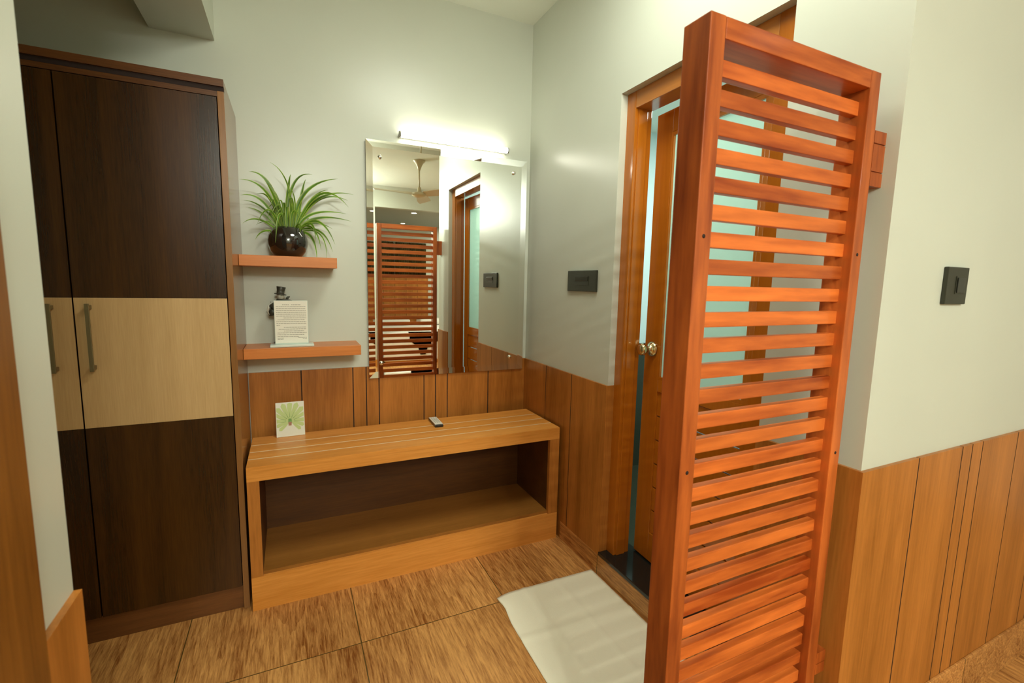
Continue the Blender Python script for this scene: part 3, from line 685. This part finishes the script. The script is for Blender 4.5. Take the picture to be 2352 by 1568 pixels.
for a in (172, 52, -68):
    a = math.radians(a); bm = bmesh.new(); ca, sa = math.cos(a), math.sin(a)
    def P(r_, s_, z_): return (1.50+ca*r_-sa*s_, -.80+sa*r_+ca*s_, z_)
    rows = []
    for i in range(9):
        q = i/8; r_ = .085+.50*q; wd = .045+.035*math.sin(q*PI*.7); tl = .022
        rows.append([bm.verts.new(P(r_, -wd, 2.470-tl)), bm.verts.new(P(r_, wd, 2.470+tl)), bm.verts.new(P(r_, wd, 2.475+tl)), bm.verts.new(P(r_, -wd, 2.475-tl))])
    for r0, r1 in zip(rows, rows[1:]):
        for e_ in range(4): bm.faces.new((r0[e_], r0[(e_+1) % 4], r1[(e_+1) % 4], r1[e_])).smooth = False
    bm.faces.new(rows[0]); bm.faces.new(rows[-1][::-1]); obj('blade', bm, M['fan'], fa)

bd = thing('bed', (2.35, -3.7, 0), 'wide bed with white sheets and brown headboard, seen in the mirror', 'bed')
bm = bmesh.new(); bx(bm, 1.40, 3.3, -4.72, -2.72, .0, .20); obj('base', bm, M['lam_x'], bd)
bm = bmesh.new(); bx(bm, 1.38, 3.32, -4.72, -2.68, .20, .50); obj('mattress', bm, M['sheet'], bd, bev=.03, bseg=3)
bm = bmesh.new(); bx(bm, 1.372, 3.328, -4.3, -2.672, .06, .51); obj('sheet', bm, M['sheet'], bd, bev=.03, bseg=3)
bm = bmesh.new()
for i in range(6): bx(bm, 1.27+i*.236, 1.27+(i+1)*.236-.006, -4.80, -4.74, .10, 1.49)
bx(bm, 1.27, 2.68, -4.82, -4.80, .1, 1.49); obj('headboard', bm, M['lam_v'], bd)
for i, x in enumerate((1.55, 2.40)):
    bm = bmesh.new(); bx(bm, x, x+.65, -4.68, -4.32, .512, .63); o = obj('pillow', bm, M['sheet'], None, bev=.05, bseg=4, org=(x+.32, -4.5, .512))
    tag(o, ('white pillow on the mirrored bed, nearer the pier' if i == 0 else 'white pillow on the mirrored bed, further from the pier'), 'pillow', 'bed pillows')
bm = bmesh.new()
xs = [1.95, 2.5, 2.55, 2.1, 1.99]
top = [(1.86, -3.05), (2.62, -2.95), (2.66, -2.66), (1.80, -2.66)]
vs = [bm.verts.new((x, y, .514)) for x, y in top]; bm.faces.new(vs)
fr = [bm.verts.new(q) for q in ((2.66, -2.664, .512), (1.80, -2.664, .512), (1.80, -2.664, .40), (1.94, -2.664, .30), (1.98, -2.664, .16), (2.07, -2.664, .16), (2.12, -2.664, .32), (2.4, -2.664, .42), (2.66, -2.664, .45))]; bm.faces.new(fr)
bmesh.ops.solidify(bm, geom=list(bm.faces), thickness=-.004)
tag(obj('throw_blanket', bm, M['coral']), 'coral throw hanging over the foot of the mirrored bed', 'blanket')
def curtain(x0, x1, y, z0, z1, lab):
    bm = bmesh.new(); n_ = 120; a_ = []
    for i in range(n_+1):
        x = x0+(x1-x0)*i/n_; yy = y+.022*math.sin(i*.9)+.008*math.sin(i*2.3)
        a_.append((bm.verts.new((x, yy, z0)), bm.verts.new((x, yy, z1))))
    for p0, p1 in zip(a_, a_[1:]): bm.faces.new((p0[0], p1[0], p1[1], p0[1])).smooth = True
    bmesh.ops.solidify(bm, geom=list(bm.faces), thickness=.003)
    return tag(obj('curtain', bm, M['curtain']), lab, 'curtain', 'bedroom curtains')
curtain(1.28, 1.98, -4.85, 1.30, 2.2, 'olive pleated curtain above the headboard, nearer the pier')
curtain(2.00, 2.66, -4.85, 1.30, 2.2, 'olive pleated curtain above the headboard, further from the pier')
for i, (x, y, l) in enumerate(((2.10, -4.50, 'round recessed downlight glowing over the mirrored bed'), (1.95, -2.95, 'small recessed downlight just behind the mirrored soffit edge'))):
    t = thing('downlight', (x, y, 2.546), l, 'light', 'recessed downlights')
    bm = bmesh.new(); lathe(bm, [(.055, 2.5455), (.055, 2.541), (.043, 2.540), (.043, 2.5455)], (x, y, 0), 'Z', 24, cap=False); obj('trim_ring', bm, M['wall_mount'], t)
    bm = bmesh.new(); lathe(bm, [(0, 2.5452), (.042, 2.5452), (.042, 2.542), (0, 2.542)], (x, y, 0), 'Z', 24, cap=False); obj('lamp_disc', bm, M['downlight'], t)

# ------------------------------------------------------------------ lights
def area(name, loc, size, power, col, target=None, shape='DISK', sy=None, spread=None):
    l = bpy.data.lights.new(name, 'AREA'); l.shape = shape; l.size = size; l.energy = power; l.color = col
    if sy: l.size_y = sy
    if spread: l.spread = spread
    o = bpy.data.objects.new(name, l); C.objects.link(o); o.location = loc
    dv = (Vector(target)-Vector(loc)) if target else Vector((0, 0, -1))
    o.rotation_euler = dv.to_track_quat('-Z', 'Y').to_euler(); return o
def spot(name, loc, ang, blend, power, col, target, rad=.04):
    l = bpy.data.lights.new(name, 'SPOT'); l.spot_size = math.radians(ang); l.spot_blend = blend; l.energy = power; l.color = col; l.shadow_soft_size = rad
    o = bpy.data.objects.new(name, l); C.objects.link(o); o.location = loc
    o.rotation_euler = (Vector(target)-Vector(loc)).to_track_quat('-Z', 'Y').to_euler(); return o
area('bedroom_overhead_area', (.42, -1.7, 2.80), .4, 47, (.97, 1, .86))
area('bedroom_wall_lamp', (-.02, -2.3, 2.74), .13, 38, (.97, 1, .86))
area('bedroom_cove_lamp', (.35, -2.5, 2.52), 1.3, 75, (1, 1, .92), (1.3, -1.6, 2.876), 'RECTANGLE', .05)
area('dressing_ceiling_lamp', (.80, 1.15, 2.86), .7, 19, (.97, 1, .86))
spot('added_low_spot', (.05, -2.4, 1.5), 46, .22, 5, (.98, 1, .84), (.45, 2.586, 4.1))  # added upward spot; its cone edge imitates a body blocking a low light
area('bedroom_overhead_area', (2.6, -.6, 2.86), .35, 1, (.97, 1, .86))  # added fill for the outer wall and mirrored bedroom, no known fixture
area('bathroom_lamp', (2.2, 1.6, 2.40), .5, 26, (.9, 1, .95))
area('alcove_fill', (3.35, -3.5, 2.53), .3, 34, (1, .95, .8))  # unseen light added to brighten the mirrored alcove, kept outside the reflection
wd = bpy.data.worlds.new('World'); bpy.context.scene.world = wd; wd.use_nodes = True
wd.node_tree.nodes['Background'].inputs[0].default_value = (.9, .95, 1, 1); wd.node_tree.nodes['Background'].inputs[1].default_value = .02

# ------------------------------------------------------------------ camera
cam = bpy.data.cameras.new('camera'); co = bpy.data.objects.new('camera', cam); C.objects.link(co)
RR = ((0.90406502, -0.42686227, 0.02133178), (-0.03359853, -0.12073883, -0.99211555), (0.42607228, 0.89622025, -0.1234977))
m = Matrix.Identity(4)
for i in range(3): m[i][0] = RR[0][i]; m[i][1] = -RR[1][i]; m[i][2] = -RR[2][i]; 
m[0][3], m[1][3], m[2][3] = 0, 0, 1.4
co.matrix_world = m
cam.sensor_width = 36; cam.sensor_fit = 'HORIZONTAL'; cam.lens = 36*1074.8566/2352; cam.clip_start = .05
cam.dof.use_dof = True; cam.dof.focus_distance = 1.9; cam.dof.aperture_fstop = 5.0
s = bpy.context.scene; s.camera = co
s.view_settings.view_transform = 'Standard'; s.view_settings.look = 'None'; s.view_settings.gamma = 1; s.view_settings.use_curve_mapping = False
s.view_settings.exposure = 0.16
s.cycles.max_bounces = 10; s.cycles.glossy_bounces = 6; s.cycles.caustics_reflective = False; s.cycles.caustics_refractive = False
s.cycles.use_denoising = True; s.cycles.sample_clamp_indirect = 6
